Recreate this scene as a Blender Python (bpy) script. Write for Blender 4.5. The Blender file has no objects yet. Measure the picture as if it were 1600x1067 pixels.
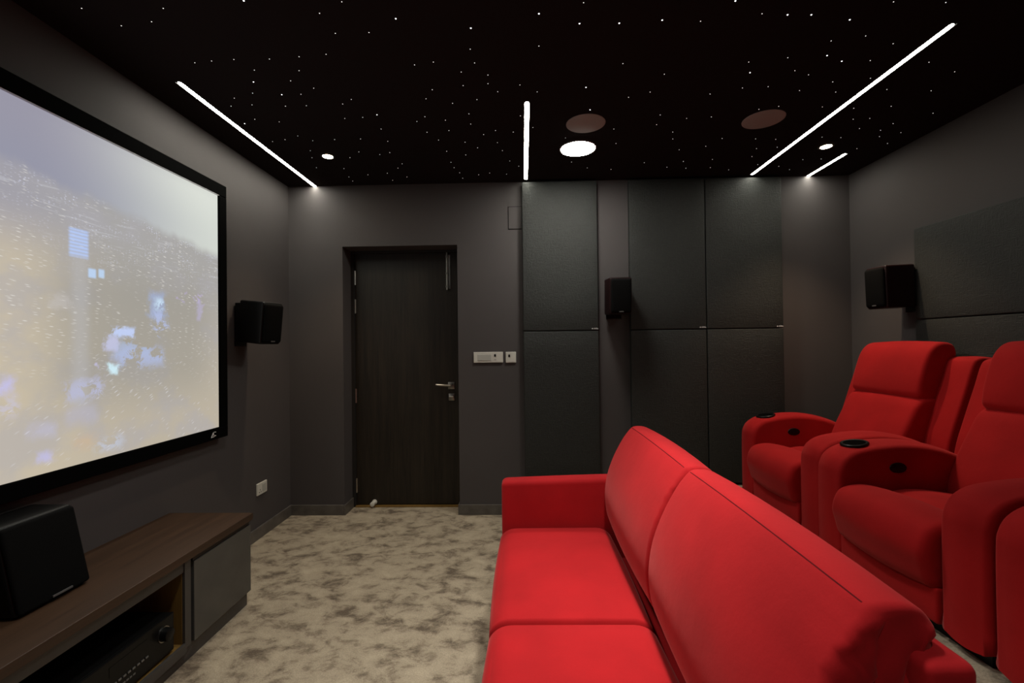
import bpy, bmesh, math, random
from mathutils import Vector, Matrix

random.seed(7)
scene = bpy.context.scene
COL = scene.collection
PI = math.pi

# ------------------------------------------------------------------ room numbers (metres)
XL, XR = -1.874, 2.551          # left and right wall faces
YB, YF = 3.6, -1.6              # far wall face, wall behind the camera
ZC = 2.627                      # ceiling
EYE = 1.33
RISER = 0.24

# ------------------------------------------------------------------ camera
YAW, PITCH, ROLL, FPX = -0.0249, 0.0091, -0.012, 711.39
cy_, sy_ = math.cos(YAW), math.sin(YAW)
r_ = Vector((cy_, -sy_, 0)); f_ = Vector((sy_, cy_, 0)); u_ = Vector((0, 0, 1))
cp_, sp_ = math.cos(PITCH), math.sin(PITCH)
f2 = f_ * cp_ + u_ * sp_; u2 = u_ * cp_ - f_ * sp_
cr_, sr_ = math.cos(ROLL), math.sin(ROLL)
CR = r_ * cr_ + u2 * sr_; CU = u2 * cr_ - r_ * sr_; CF = f2
cam_d = bpy.data.cameras.new('camera'); cam = bpy.data.objects.new('camera', cam_d); COL.objects.link(cam)
m = Matrix.Identity(4)
for i in range(3):
    m[i][0] = CR[i]; m[i][1] = CU[i]; m[i][2] = -CF[i]
m[0][3], m[1][3], m[2][3] = 0, 0, EYE
cam.matrix_world = m
cam_d.sensor_fit = 'HORIZONTAL'; cam_d.sensor_width = 36.0
cam_d.lens = FPX / 1600 * 36.0
cam_d.clip_start = 0.02
scene.camera = cam


def on_ceiling(x, y):
    d = CF * FPX + CR * (x - 800) + CU * (533.5 - y)
    t = (ZC - EYE) / d.z
    return d.x * t, d.y * t


# ------------------------------------------------------------------ node helpers
def material(name):
    mt = bpy.data.materials.new(name); mt.use_nodes = True
    nt = mt.node_tree
    return mt, nt, nt.nodes['Principled BSDF']


def setin(n, key, v):
    if key in n.inputs:
        n.inputs[key].default_value = v


def N(nt, t, **kw):
    n = nt.nodes.new(t)
    for k, v in kw.items():
        setattr(n, k, v)
    return n


def L(nt, a, b):
    nt.links.new(a, b)


def coord(nt, scale=(1, 1, 1), rot=(0, 0, 0), loc=(0, 0, 0)):
    tc = N(nt, 'ShaderNodeTexCoord'); mp = N(nt, 'ShaderNodeMapping')
    mp.inputs['Scale'].default_value = scale; mp.inputs['Rotation'].default_value = rot
    mp.inputs['Location'].default_value = loc
    L(nt, tc.outputs['Object'], mp.inputs['Vector'])
    return mp.outputs['Vector']


def noise(nt, vec, scale, detail=4, rough=0.55, dist=0.0):
    n = N(nt, 'ShaderNodeTexNoise')
    n.inputs['Scale'].default_value = scale; n.inputs['Detail'].default_value = detail
    n.inputs['Roughness'].default_value = rough; n.inputs['Distortion'].default_value = dist
    L(nt, vec, n.inputs['Vector'])
    return n.outputs['Fac']


def ramp(nt, fac, stops):
    r = N(nt, 'ShaderNodeValToRGB')
    e = r.color_ramp.elements
    while len(e) < len(stops):
        e.new(0.5)
    for i, (p, c) in enumerate(stops):
        e[i].position = p
        e[i].color = (c[0], c[1], c[2], 1) if hasattr(c, '__len__') else (c, c, c, 1)
    L(nt, fac, r.inputs['Fac'])
    return r.outputs['Color']


def math_(nt, op, a, b=None, c=None, clamp=False):
    n = N(nt, 'ShaderNodeMath', operation=op, use_clamp=clamp)
    for i, v in enumerate((a, b, c)):
        if v is None:
            continue
        if isinstance(v, (int, float)):
            n.inputs[i].default_value = v
        else:
            L(nt, v, n.inputs[i])
    return n.outputs[0]


def mixc(nt, fac, a, b, blend='MIX'):
    n = N(nt, 'ShaderNodeMix', data_type='RGBA', blend_type=blend)
    for idx, v in ((0, fac), (6, a), (7, b)):
        if isinstance(v, (int, float)):
            n.inputs[idx].default_value = v
        elif isinstance(v, tuple):
            n.inputs[idx].default_value = (v[0], v[1], v[2], 1)
        else:
            L(nt, v, n.inputs[idx])
    return n.outputs[2]


def bump(nt, bsdf, h, strength, dist=0.002):
    b = N(nt, 'ShaderNodeBump')
    b.inputs['Strength'].default_value = strength; b.inputs['Distance'].default_value = dist
    L(nt, h, b.inputs['Height']); L(nt, b.outputs['Normal'], bsdf.inputs['Normal'])


def plain(name, col, rough=0.5, metal=0.0, spec=0.5, var=0.08, nscale=30, bstr=0.0):
    mt, nt, b = material(name)
    v = coord(nt)
    f = noise(nt, v, nscale)
    lo = tuple(c * (1 - var) for c in col); hi = tuple(min(1, c * (1 + var)) for c in col)
    L(nt, ramp(nt, f, [(0.3, lo), (0.7, hi)]), b.inputs['Base Color'])
    setin(b, 'Roughness', rough); setin(b, 'Metallic', metal); setin(b, 'Specular IOR Level', spec)
    if bstr:
        bump(nt, b, noise(nt, v, nscale * 8), bstr)
    return mt


def emit(name, col, strength, sample=True):
    mt, nt, b = material(name)
    setin(b, 'Base Color', (0.8, 0.8, 0.8, 1)); setin(b, 'Roughness', 0.5)
    setin(b, 'Emission Color', (*col, 1)); setin(b, 'Emission Strength', strength)
    if not sample:
        mt.cycles.emission_sampling = 'NONE'
    return mt


M = {}
M['wall'] = plain('wall_paint', (0.071, 0.0635, 0.063), 0.75, spec=0.25, var=0.03, nscale=3, bstr=0.03)
M['ceiling'] = plain('ceiling_felt', (0.020, 0.0155, 0.0155), 0.95, spec=0.03, var=0.05, nscale=200)
M['jamb'] = plain('jamb_paint', (0.02, 0.018, 0.017), 0.6, spec=0.3, var=0.05, nscale=5)
M['black_plastic'] = plain('black_plastic', (0.0035, 0.0035, 0.0035), 0.4, spec=0.22)
M['black_matt'] = plain('black_velvet', (0.0022, 0.0022, 0.0022), 0.95, spec=0.02)
M['lit_underside'] = plain('painted_lit_underside', (0.55, 0.55, 0.57), 0.7, spec=0.2)  # pale grey stands in for screen light on the frame's underside
M['black_cloth'] = plain('speaker_cloth', (0.0042, 0.0042, 0.0042), 0.9, spec=0.06, nscale=900, var=0.5)
M['cherry'] = plain('cherry_black', (0.010, 0.0022, 0.0025), 0.4, spec=0.2)
M['steel'] = plain('brushed_steel', (0.55, 0.53, 0.48), 0.35, metal=1.0)
M['dark_steel'] = plain('dark_steel', (0.3, 0.29, 0.27), 0.35, metal=1.0)
M['white_plastic'] = plain('white_plastic', (0.62, 0.61, 0.55), 0.4, var=0.02)
M['grey_plastic'] = plain('pale_grey_plastic', (0.45, 0.45, 0.41), 0.4, var=0.02)
M['silver_mark'] = plain('silver_mark', (0.55, 0.55, 0.55), 0.4, var=0.02)
M['badge'] = plain('grey_badge', (0.22, 0.22, 0.22), 0.35, metal=0.6)
M['base_tile'] = plain('baseboard_laminate', (0.095, 0.086, 0.077), 0.35, spec=0.5, var=0.25, nscale=14)
M['grille'] = plain('round_speaker_grille', (0.40, 0.37, 0.37), 0.85, spec=0.2, nscale=700, var=0.25)
M['trim_black'] = plain('black_aluminium_trim', (0.02, 0.02, 0.02), 0.5, metal=0.3)
M['shell'] = plain('lamp_trim', (0.5, 0.5, 0.48), 0.5)


def fabric_red(name, col, sheen=0.22):
    mt, nt, b = material(name)
    v = coord(nt)
    big = noise(nt, v, 5, 3, 0.5)
    fine = noise(nt, v, 260, 2, 0.5)
    f = math_(nt, 'ADD', math_(nt, 'MULTIPLY', big, 0.75), math_(nt, 'MULTIPLY', fine, 0.25))
    L(nt, ramp(nt, f, [(0.3, tuple(c * 0.84 for c in col)), (0.7, tuple(min(1, c * 1.1) for c in col))]), b.inputs['Base Color'])
    setin(b, 'Roughness', 0.85); setin(b, 'Specular IOR Level', 0.12)
    setin(b, 'Sheen Weight', sheen); setin(b, 'Sheen Roughness', 0.4); setin(b, 'Sheen Tint', (1.0, 0.30, 0.28, 1))
    wr = noise(nt, v, 14, 3, 0.6)
    h = math_(nt, 'ADD', math_(nt, 'MULTIPLY', fine, 0.12), math_(nt, 'MULTIPLY', wr, 1.2))
    bump(nt, b, h, 0.11, 0.01)
    return mt


M['sofa_red'] = fabric_red('sofa_red_velvet', (0.375, 0.0095, 0.0125))
M['recliner_red'] = fabric_red('recliner_red_velvet', (0.37, 0.0085, 0.0095))
M['piping'] = plain('dark_red_piping', (0.10, 0.003, 0.005), 0.8, spec=0.1)


def panel_fabric():
    mt, nt, b = material('acoustic_panel_fabric')
    v = coord(nt)
    h1 = noise(nt, coord(nt, (1, 1, 5)), 28, 3, 0.6)
    h2 = noise(nt, coord(nt, (5, 5, 1)), 28, 3, 0.6)
    fine = noise(nt, v, 420, 2, 0.6)
    h = math_(nt, 'ADD', math_(nt, 'MAXIMUM', h1, h2), math_(nt, 'MULTIPLY', fine, 0.5))
    L(nt, ramp(nt, h, [(0.55, (0.014, 0.0155, 0.014)), (1.05, (0.025, 0.027, 0.0245))]), b.inputs['Base Color'])
    setin(b, 'Roughness', 0.55); setin(b, 'Specular IOR Level', 0.38)
    bump(nt, b, h, 0.8, 0.006)
    return mt


M['panel'] = panel_fabric()


def carpet(name):
    mt, nt, b = material(name)
    v = coord(nt, (1.0, 1.35, 1))
    blot = noise(nt, v, 8.0, 9, 0.68, 0.35)
    blot2 = noise(nt, coord(nt, (1, 1.3, 1), loc=(3.1, 1.7, 0)), 3.2, 5, 0.6, 0.5)
    fine = noise(nt, coord(nt), 170, 3, 0.7)
    f = math_(nt, 'ADD', math_(nt, 'MULTIPLY', blot, 0.72), math_(nt, 'MULTIPLY', blot2, 0.28))
    base = ramp(nt, f, [(0.395, (0.13, 0.10, 0.071)), (0.455, (0.255, 0.207, 0.149)), (0.505, (0.365, 0.305, 0.221)), (0.64, (0.46, 0.388, 0.282))])
    L(nt, mixc(nt, 1.0, base, ramp(nt, fine, [(0.3, 0.72), (0.7, 1.12)]), 'MULTIPLY'), b.inputs['Base Color'])
    setin(b, 'Roughness', 0.95); setin(b, 'Specular IOR Level', 0.05)
    setin(b, 'Sheen Weight', 0.1)
    h = math_(nt, 'ADD', math_(nt, 'MULTIPLY', fine, 0.5), math_(nt, 'MULTIPLY', blot, 1.4))
    bump(nt, b, h, 0.45, 0.012)
    return mt


M['carpet'] = carpet('mottled_taupe_carpet')


def wood(name, lo, hi, axis, rough, scale=12, spec=0.4):
    mt, nt, b = material(name)
    sc = [9.0, 9.0, 9.0]; sc[axis] = 0.5
    v = coord(nt, tuple(sc))
    a = noise(nt, v, scale * 0.25, 5, 0.6, 0.4)
    c = noise(nt, v, scale, 3, 0.6)
    f = math_(nt, 'ADD', math_(nt, 'MULTIPLY', a, 0.65), math_(nt, 'MULTIPLY', c, 0.35))
    L(nt, ramp(nt, f, [(0.36, lo), (0.64, hi)]), b.inputs['Base Color'])
    setin(b, 'Roughness', rough); setin(b, 'Specular IOR Level', spec)
    bump(nt, b, c, 0.06, 0.002)
    return mt


M['door_wood'] = wood('dark_wenge_veneer', (0.008, 0.006, 0.004), (0.024, 0.0175, 0.011), 2, 0.5)
M['top_wood'] = wood('brown_wood_top', (0.034, 0.017, 0.009), (0.058, 0.029, 0.015), 1, 0.45)
M['inner_wood'] = wood('ochre_wood_lining', (0.15, 0.085, 0.02), (0.2, 0.115, 0.028), 2, 0.5)
M['grey_gloss'] = plain('grey_gloss_laminate', (0.06, 0.059, 0.055), 0.22, spec=0.6, var=0.1, nscale=6)
M['grey_edge'] = plain('grey_cabinet_edge', (0.055, 0.05, 0.047), 0.4, var=0.08)
M['dark_wood_edge'] = plain('dark_wood_edge', (0.018, 0.011, 0.008), 0.5)

# radiance of the linear lights, of the round lamp, watts of the spots and the added lamps
LEVEL = dict(left=75.0, mid=33.0, right=35.0, short=60.0, round=110.0, sofa=6.1, aisle=9.0, rear=3.8, spot_left=30.0, spot_right=46.0, picture=1.0)
E_ROUND, E_SPOT = LEVEL['round'], 60.0
M['round_lamp'] = emit('round_lamp_glow', (1.0, 0.97, 0.88), E_ROUND)
M['added_lamp'] = emit('added_lamp_glow', (1.0, 0.97, 0.88), 8.0)  # glow of the lamps added out of view
M['spot_lamp'] = emit('warm_spot_glow', (1.0, 0.72, 0.45), E_SPOT)
M['star'] = emit('fibre_star_glow', (1.0, 0.98, 0.94), 1.1, False)
M['star_bright'] = emit('bright_fibre_star_glow', (0.95, 0.98, 1.0), 2.6, False)


def screen_material():
    """A projected film frame: an aerial view of a city by night, washed out by the room."""
    mt, nt, b = material('projected_city_picture')
    tc = N(nt, 'ShaderNodeTexCoord'); sp = N(nt, 'ShaderNodeSeparateXYZ')
    L(nt, tc.outputs['Object'], sp.inputs[0])
    Y, Z = sp.outputs['Y'], sp.outputs['Z']          # object origin: lower right corner of the picture; Y runs 0..-2.42, Z 0..1.39
    lin = lambda *c: tuple((x / 255) ** 2.2 for x in c)

    def sstep(v, a, b_):
        n = N(nt, 'ShaderNodeMapRange', interpolation_type='SMOOTHSTEP')
        n.inputs['From Min'].default_value = a; n.inputs['From Max'].default_value = b_
        L(nt, v, n.inputs['Value'])
        return n.outputs['Result']

    def box(y0, y1, z0, z1, e=0.02, Y=Y, Z=Z):
        a = math_(nt, 'MULTIPLY', sstep(Y, y0 - e, y0 + e), sstep(Y, y1 + e, y1 - e))
        c = math_(nt, 'MULTIPLY', sstep(Z, z0 - e, z0 + e), sstep(Z, z1 + e, z1 - e))
        return math_(nt, 'MULTIPLY', a, c)

    # horizon: z at Y=0 about 1.02, at Y=-1.14 about 1.10
    wob = noise(nt, coord(nt, (0, 1, 0.3)), 6, 4, 0.6)
    hz = math_(nt, 'SUBTRACT', Z, math_(nt, 'ADD', math_(nt, 'MULTIPLY_ADD', Y, -0.115, 1.035), math_(nt, 'MULTIPLY_ADD', wob, 0.10, -0.05)))
    sky = mixc(nt, sstep(Y, -1.05, 0.05), lin(146, 147, 164), lin(206, 211, 204))
    sky = mixc(nt, sstep(Z, 1.1, 1.4), sky, mixc(nt, sstep(Y, -1.1, -0.1), lin(150, 148, 163), lin(214, 218, 210)))
    ground = mixc(nt, sstep(Z, 0.0, 1.05), lin(184, 174, 156), lin(164, 162, 160))
    ground = mixc(nt, math_(nt, 'MULTIPLY', sstep(Y, -0.55, -1.25), 0.9), ground, mixc(nt, sstep(Z, 0.75, 1.05), lin(200, 187, 163), lin(158, 156, 166)))
    big = noise(nt, coord(nt, (1, 1, 1.4)), 3.0, 4, 0.55)
    ground = mixc(nt, math_(nt, 'MULTIPLY', sstep(big, 0.46, 0.66), 0.5), ground, lin(168, 166, 172))
    ground = mixc(nt, math_(nt, 'MULTIPLY', box(-0.95, -0.1, 0.25, 0.85, 0.16), 0.55), ground, lin(150, 146, 136))
    col = mixc(nt, sstep(hz, 0.02, -0.05), sky, ground)

    # thin bright streaks of streets and windows, dense near the horizon
    yz = N(nt, 'ShaderNodeCombineXYZ'); L(nt, Y, yz.inputs[0]); L(nt, Z, yz.inputs[1])

    def streaks(scale, sz, rot, lo, hi, loc=(0, 0, 0)):
        mp = N(nt, 'ShaderNodeMapping'); mp.inputs['Rotation'].default_value = (0, 0, rot); mp.inputs['Location'].default_value = loc
        mp2 = N(nt, 'ShaderNodeMapping'); mp2.inputs['Scale'].default_value = (1, sz, 1)
        L(nt, yz.outputs[0], mp.inputs['Vector']); L(nt, mp.outputs[0], mp2.inputs['Vector'])
        vo = N(nt, 'ShaderNodeTexVoronoi', feature='F1', voronoi_dimensions='2D'); vo.inputs['Scale'].default_value = scale
        L(nt, mp2.outputs[0], vo.inputs['Vector'])
        sc_ = N(nt, 'ShaderNodeSeparateColor'); L(nt, vo.outputs['Color'], sc_.inputs[0])
        # cells differ: some lights are bright, many are dim
        return math_(nt, 'MULTIPLY', sstep(vo.outputs['Distance'], hi, lo), sstep(sc_.outputs[0], 0.25, 0.95)), vo.outputs['Color']
    under = sstep(hz, 0.0, -0.03)
    dense = math_(nt, 'MULTIPLY', under, sstep(hz, -0.42, -0.02))
    s1, c1 = streaks(66, 2.2, 0.06, 0.08, 0.36)
    clus = sstep(noise(nt, coord(nt, (1, 1, 3.5), (0.05, 0, 0)), 7, 5, 0.65), 0.44, 0.64)
    k1 = math_(nt, 'MULTIPLY', math_(nt, 'MULTIPLY', s1, clus), dense)
    col = mixc(nt, math_(nt, 'MULTIPLY', k1, 0.95), col, lin(216, 220, 240))
    s2, c2 = streaks(21, 5.0, 0.10, 0.05, 0.26, (0.3, 0.2, 0.7))
    clus2 = sstep(noise(nt, coord(nt, (1, 1, 2.0), loc=(2, 5, 1)), 5, 4, 0.6), 0.40, 0.58)
    k2 = math_(nt, 'MULTIPLY', math_(nt, 'MULTIPLY', s2, clus2), math_(nt, 'MULTIPLY', under, sstep(Z, 0.15, 0.6)))
    col = mixc(nt, math_(nt, 'MULTIPLY', k2, 0.8), col, lin(225, 222, 216))
    s3, c3 = streaks(13, 4.5, -0.5, 0.04, 0.20, (1.3, 0.8, 0.1))
    k3 = math_(nt, 'MULTIPLY', s3, math_(nt, 'MULTIPLY', sstep(Z, 0.55, 0.3), clus2))
    col = mixc(nt, math_(nt, 'MULTIPLY', k3, 0.7), col, lin(214, 212, 214))
    line = noise(nt, coord(nt, (0, 0.6, 9), (-0.02, 0, 0)), 9, 3, 0.6)
    col = mixc(nt, math_(nt, 'MULTIPLY', math_(nt, 'MULTIPLY', sstep(line, 0.58, 0.66), dense), 0.35), col, lin(206, 208, 214))

    # lit towers and bluish roofs
    wv = N(nt, 'ShaderNodeTexWave', wave_type='BANDS', bands_direction='Z'); wv.inputs['Scale'].default_value = 22
    L(nt, coord(nt), wv.inputs['Vector'])
    edge = noise(nt, coord(nt, (1, 1, 1.3), (0.4, 0, 0)), 11, 5, 0.7, 0.6)
    TW = SCREEN_PATCHES
    Y0, Z0 = Y, Z
    dy = noise(nt, coord(nt, (1, 1, 1)), 13, 4, 0.7); dz = noise(nt, coord(nt, (1, 1, 1), loc=(0, 3.3, 1.2)), 13, 4, 0.7)
    YW = math_(nt, 'ADD', Y, math_(nt, 'MULTIPLY_ADD', dy, 0.12, -0.06)); ZW = math_(nt, 'ADD', Z, math_(nt, 'MULTIPLY_ADD', dz, 0.06, -0.03))
    for (y0, y1, z0, z1, e, c, k, kind) in TW:
        msk = box(y0, y1, z0, z1, e) if kind in (1, 3) else box(y0, y1, z0, z1, e * 1.1, YW, ZW)
        if kind == 1:
            msk = math_(nt, 'MULTIPLY', msk, math_(nt, 'MULTIPLY_ADD', wv.outputs['Fac'], 0.5, 0.5))
        if kind == 2:
            msk = math_(nt, 'MULTIPLY', msk, sstep(edge, 0.455, 0.53))
        col = mixc(nt, math_(nt, 'MULTIPLY', msk, k), col, lin(*c))
    setin(b, 'Base Color', (0.03, 0.03, 0.03, 1)); setin(b, 'Roughness', 0.9); setin(b, 'Specular IOR Level', 0.1)
    L(nt, col, b.inputs['Emission Color']); setin(b, 'Emission Strength', LEVEL['picture'])
    return mt


# ------------------------------------------------------------------ mesh helpers
def bm_box(bm, x0, x1, y0, y1, z0, z1, bev=0.0, seg=2):
    r = bmesh.ops.create_cube(bm, size=1)
    for v in r['verts']:
        v.co = Vector(((x0 + x1) / 2 + v.co.x * (x1 - x0), (y0 + y1) / 2 + v.co.y * (y1 - y0), (z0 + z1) / 2 + v.co.z * (z1 - z0)))
    if bev:
        es = list({e for v in r['verts'] for e in v.link_edges})
        bmesh.ops.bevel(bm, geom=es, offset=bev, segments=seg, profile=0.5, affect='EDGES')
    return bm


def box(x0, x1, y0, y1, z0, z1, bev=0.0, seg=2):
    return bm_box(bmesh.new(), x0, x1, y0, y1, z0, z1, bev, seg)


def bm_cyl(bm, c, axis, r, h, seg=32, r2=None, bev=0.0):
    """cylinder centred on c along the axis vector"""
    q = Vector((0, 0, 1)).rotation_difference(Vector(axis).normalized()).to_matrix().to_4x4()
    mt = Matrix.Translation(Vector(c)) @ q
    res = bmesh.ops.create_cone(bm, cap_ends=True, segments=seg, radius1=r, radius2=r if r2 is None else r2, depth=h, matrix=mt)
    if bev:
        es = [e for e in {e for v in res['verts'] for e in v.link_edges} if len(e.link_faces) == 2 and e.calc_face_angle(0) > 1.0]
        bmesh.ops.bevel(bm, geom=es, offset=bev, segments=2, profile=0.5, affect='EDGES')
    return bm


def bm_lathe(bm, prof, c, axis=(0, 0, 1), seg=40):
    q = Vector((0, 0, 1)).rotation_difference(Vector(axis).normalized()).to_matrix()
    rings = []
    for (r, z) in prof:
        if r < 1e-6:
            rings.append([bm.verts.new(Vector(c) + q @ Vector((0, 0, z)))])
        else:
            rings.append([bm.verts.new(Vector(c) + q @ Vector((r * math.cos(2 * PI * i / seg), r * math.sin(2 * PI * i / seg), z))) for i in range(seg)])
    for a, b in zip(rings, rings[1:]):
        for i in range(seg):
            j = (i + 1) % seg
            if len(a) == 1 and len(b) == 1:
                continue
            if len(a) == 1:
                bm.faces.new((a[0], b[j], b[i]))
            elif len(b) == 1:
                bm.faces.new((a[i], a[j], b[0]))
            else:
                bm.faces.new((a[i], a[j], b[j], b[i]))
    return bm


def bm_tube(bm, pts, r, seg=8):
    pts = [Vector(p) for p in pts]
    rings = []
    for i, p in enumerate(pts):
        t = (pts[min(i + 1, len(pts) - 1)] - pts[max(i - 1, 0)]).normalized()
        a = t.orthogonal().normalized() if i == 0 else (rings_dir - t * rings_dir.dot(t)).normalized()
        rings_dir = a
        b = t.cross(a)
        rings.append([bm.verts.new(p + a * r * math.cos(2 * PI * k / seg) + b * r * math.sin(2 * PI * k / seg)) for k in range(seg)])
    for A, B in zip(rings, rings[1:]):
        for k in range(seg):
            bm.faces.new((A[k], A[(k + 1) % seg], B[(k + 1) % seg], B[k]))
    bm.faces.new(list(reversed(rings[0]))); bm.faces.new(rings[-1])
    return bm


def axis_samples(h, r, mid, edge):
    out = [-h + r * (1 - math.cos(PI / 2 * i / edge)) for i in range(edge)]
    inner = h - r
    out += [-inner + 2 * inner * i / mid for i in range(mid + 1)] if inner > 1e-5 else [0.0]
    out += [h - r * (1 - math.cos(PI / 2 * i / edge)) for i in reversed(range(edge))]
    return out


def soft(size, r, bulge=(0, 0, 0), mid=8, edge=5, warp=None):
    """an upholstered block: rounded box (per-axis radii) with crowned faces and a warp"""
    h = [s / 2 for s in size]
    r = [min(q, a * 0.999) for q, a in zip(r if hasattr(r, '__len__') else (r,) * 3, h)]
    S = [axis_samples(h[i], r[i], mid, edge) for i in range(3)]
    bm = bmesh.new(); cache = {}

    def vert(i, j, k):
        key = (i, j, k)
        if key in cache:
            return cache[key]
        q = [S[0][i], S[1][j], S[2][k]]
        u = [q[a] / h[a] for a in range(3)]
        inner = [max(-(h[a] - r[a]), min(h[a] - r[a], q[a])) for a in range(3)]
        d = Vector([(q[a] - inner[a]) / r[a] for a in range(3)])
        n = max(abs(c) for c in d)
        if d.length > 1e-9:
            d = d.normalized() * n
        p = [inner[a] + d[a] * r[a] for a in range(3)]
        for a in range(3):
            b, c = (a + 1) % 3, (a + 2) % 3
            p[a] += u[a] * bulge[a] * (1 - u[b] ** 2) * (1 - u[c] ** 2)
        p = Vector(p)
        if warp:
            p = Vector(warp(p.x, p.y, p.z))
        cache[key] = bm.verts.new(p)
        return cache[key]

    n = [len(s) - 1 for s in S]
    for a in range(3):
        b, c = (a + 1) % 3, (a + 2) % 3
        for side in (0, n[a]):
            for i in range(n[b]):
                for j in range(n[c]):
                    quad = []
                    for (di, dj) in ((0, 0), (1, 0), (1, 1), (0, 1)):
                        idx = [0, 0, 0]; idx[a] = side; idx[b] = i + di; idx[c] = j + dj
                        quad.append(vert(*idx))
                    if side == 0:
                        quad.reverse()
                    bm.faces.new(quad)
    return bm


def spline(pts, n=6):
    """closed Catmull-Rom through 2-D points; a point with a third value True stays a corner"""
    out = []; k = len(pts)
    for i in range(k):
        p0, p1, p2, p3 = (Vector(pts[(i + d) % k][:2]) for d in (-1, 0, 1, 2))
        if len(pts[i]) > 2:
            p0 = p1 + (p1 - p2)
        if len(pts[(i + 1) % k]) > 2:
            p3 = p2 + (p2 - p1)
        for s in range(n):
            t = s / n
            out.append(0.5 * ((2 * p1) + (p2 - p0) * t + (2 * p0 - 5 * p1 + 4 * p2 - p3) * t * t + (3 * p1 - p0 - 3 * p2 + p3) * t ** 3))
    return out


def profile_loft(prof, y0, y1, r, crown=0.0, seg=6, cap=None):
    """an XZ outline swept along Y, its two rims rounded by r; crown lifts the outline mid-width"""
    n = len(prof)
    area = sum(prof[i].x * prof[(i + 1) % n].y - prof[(i + 1) % n].x * prof[i].y for i in range(n))
    sgn = 1 if area > 0 else -1
    nor = []
    for i in range(n):
        t = (prof[(i + 1) % n] - prof[i - 1]).normalized()
        nor.append(Vector((t.y, -t.x)) * sgn)
    st = []
    for i in range(seg + 1):
        a = PI / 2 * i / seg
        st.append((y0 + r * (1 - math.sin(a)), r * (1 - math.cos(a))))
    st = [(y0 + r - r * math.sin(PI / 2 * (1 - i / seg)), r * (1 - math.cos(PI / 2 * (1 - i / seg)))) for i in range(seg + 1)]
    mid = []
    if crown:
        for i in range(1, 6):
            t = i / 6
            mid.append((y0 + r + (y1 - y0 - 2 * r) * t, -crown * (1 - (2 * t - 1) ** 2)))
    st = st + mid + [(y0 + y1 - y, d) for (y, d) in reversed(st)]
    bm = bmesh.new(); rings = []
    for (y, d) in st:
        rings.append([bm.verts.new((prof[i].x - nor[i].x * d, y, prof[i].y - nor[i].y * d)) for i in range(n)])
    for A, B in zip(rings, rings[1:]):
        for i in range(n):
            bm.faces.new((A[i], A[(i + 1) % n], B[(i + 1) % n], B[i]))
    if cap is not None:
        # close the ends with shrinking rings, swollen outwards like a stuffed cushion
        for ring, sg in ((rings[0], -1), (rings[-1], 1)):
            c = sum((v.co for v in ring), Vector()) / n
            prev = ring
            for q in (0.86, 0.72, 0.56, 0.38, 0.18):
                cur = [bm.verts.new((c.x + (v.co.x - c.x) * q, v.co.y + sg * cap * (1 - q * q), c.z + (v.co.z - c.z) * q)) for v in ring]
                for i in range(n):
                    bm.faces.new((prev[i], prev[(i + 1) % n], cur[(i + 1) % n], cur[i]))
                prev = cur
            bm.faces.new(prev)
    else:
        bm.faces.new(list(reversed(rings[0]))); bm.faces.new(rings[-1])
    bmesh.ops.recalc_face_normals(bm, faces=bm.faces)
    return bm


def move(bm, mat):
    bmesh.ops.transform(bm, matrix=mat, verts=bm.verts)
    return bm


def root_loc(o):
    v = Vector((0, 0, 0))
    while o is not None:
        v += o.location; o = o.parent
    return v


def obj(name, bm, mat, parent=None, smooth=False, origin=None, angle=40):
    """link bm (given in world coordinates) as one mesh object"""
    bmesh.ops.recalc_face_normals(bm, faces=bm.faces)
    off = root_loc(parent) if parent else Vector(origin or (0, 0, 0))
    bmesh.ops.translate(bm, vec=-off, verts=bm.verts)
    if smooth:
        lim = math.radians(angle)
        for f in bm.faces:
            f.smooth = True
        for e in bm.edges:
            if len(e.link_faces) == 2 and e.calc_face_angle(0) > lim:
                e.smooth = False
    me = bpy.data.meshes.new(name); bm.to_mesh(me); bm.free()
    me.materials.append(mat)
    o = bpy.data.objects.new(name, me); COL.objects.link(o)
    if parent:
        o.parent = parent
    else:
        o.location = off
    return o


def tag(o, label, cat, group=None, kind=None):
    o['label'] = label; o['category'] = cat
    if group:
        o['group'] = group
    if kind:
        o['kind'] = kind
    return o


def thing(name, loc, label, cat, group=None):
    o = bpy.data.objects.new(name, None); o.empty_display_size = 0.1
    COL.objects.link(o); o.location = loc
    return tag(o, label, cat, group)


def struct(name, bm, mat, label, cat, smooth=False):
    o = obj(name, bm, mat, smooth=smooth)
    o['kind'] = 'structure'
    o['label'] = label; o['category'] = cat
    return o


def copy_tree(o, parent=None):
    c = o.copy(); COL.objects.link(c)
    if parent:
        c.parent = parent
    for ch in list(o.children):
        copy_tree(ch, c)
    return c


# ------------------------------------------------------------------ the room shell
struct('floor', box(XL - 0.2, XR + 0.2, YF - 0.2, YB + 0.3, -0.1, 0), M['carpet'], 'mottled taupe carpet floor of the cinema room', 'floor')
struct('ceiling', box(XL - 0.2, XR + 0.2, YF - 0.2, YB + 0.3, ZC, ZC + 0.1), M['ceiling'], 'black ceiling dotted with tiny star lights', 'ceiling')
struct('wall_left', box(XL - 0.15, XL, YF - 0.15, YB + 0.26, 0, ZC), M['wall'], 'dark grey painted wall behind the projection screen', 'wall')
struct('wall_right', box(XR, XR + 0.15, YF - 0.15, YB + 0.26, 0, ZC), M['wall'], 'dark grey painted wall behind the red recliners', 'wall')
struct('wall_front', box(XL, XR, YF - 0.15, YF, 0, ZC), M['wall'], 'dark grey wall opposite the door', 'wall')
DX0, DX1, DZ = -1.438, -0.517, 2.137
bm = box(XL, DX0, YB, YB + 0.26, 0, ZC)
bm_box(bm, DX1, XR, YB, YB + 0.26, 0, ZC)
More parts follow.
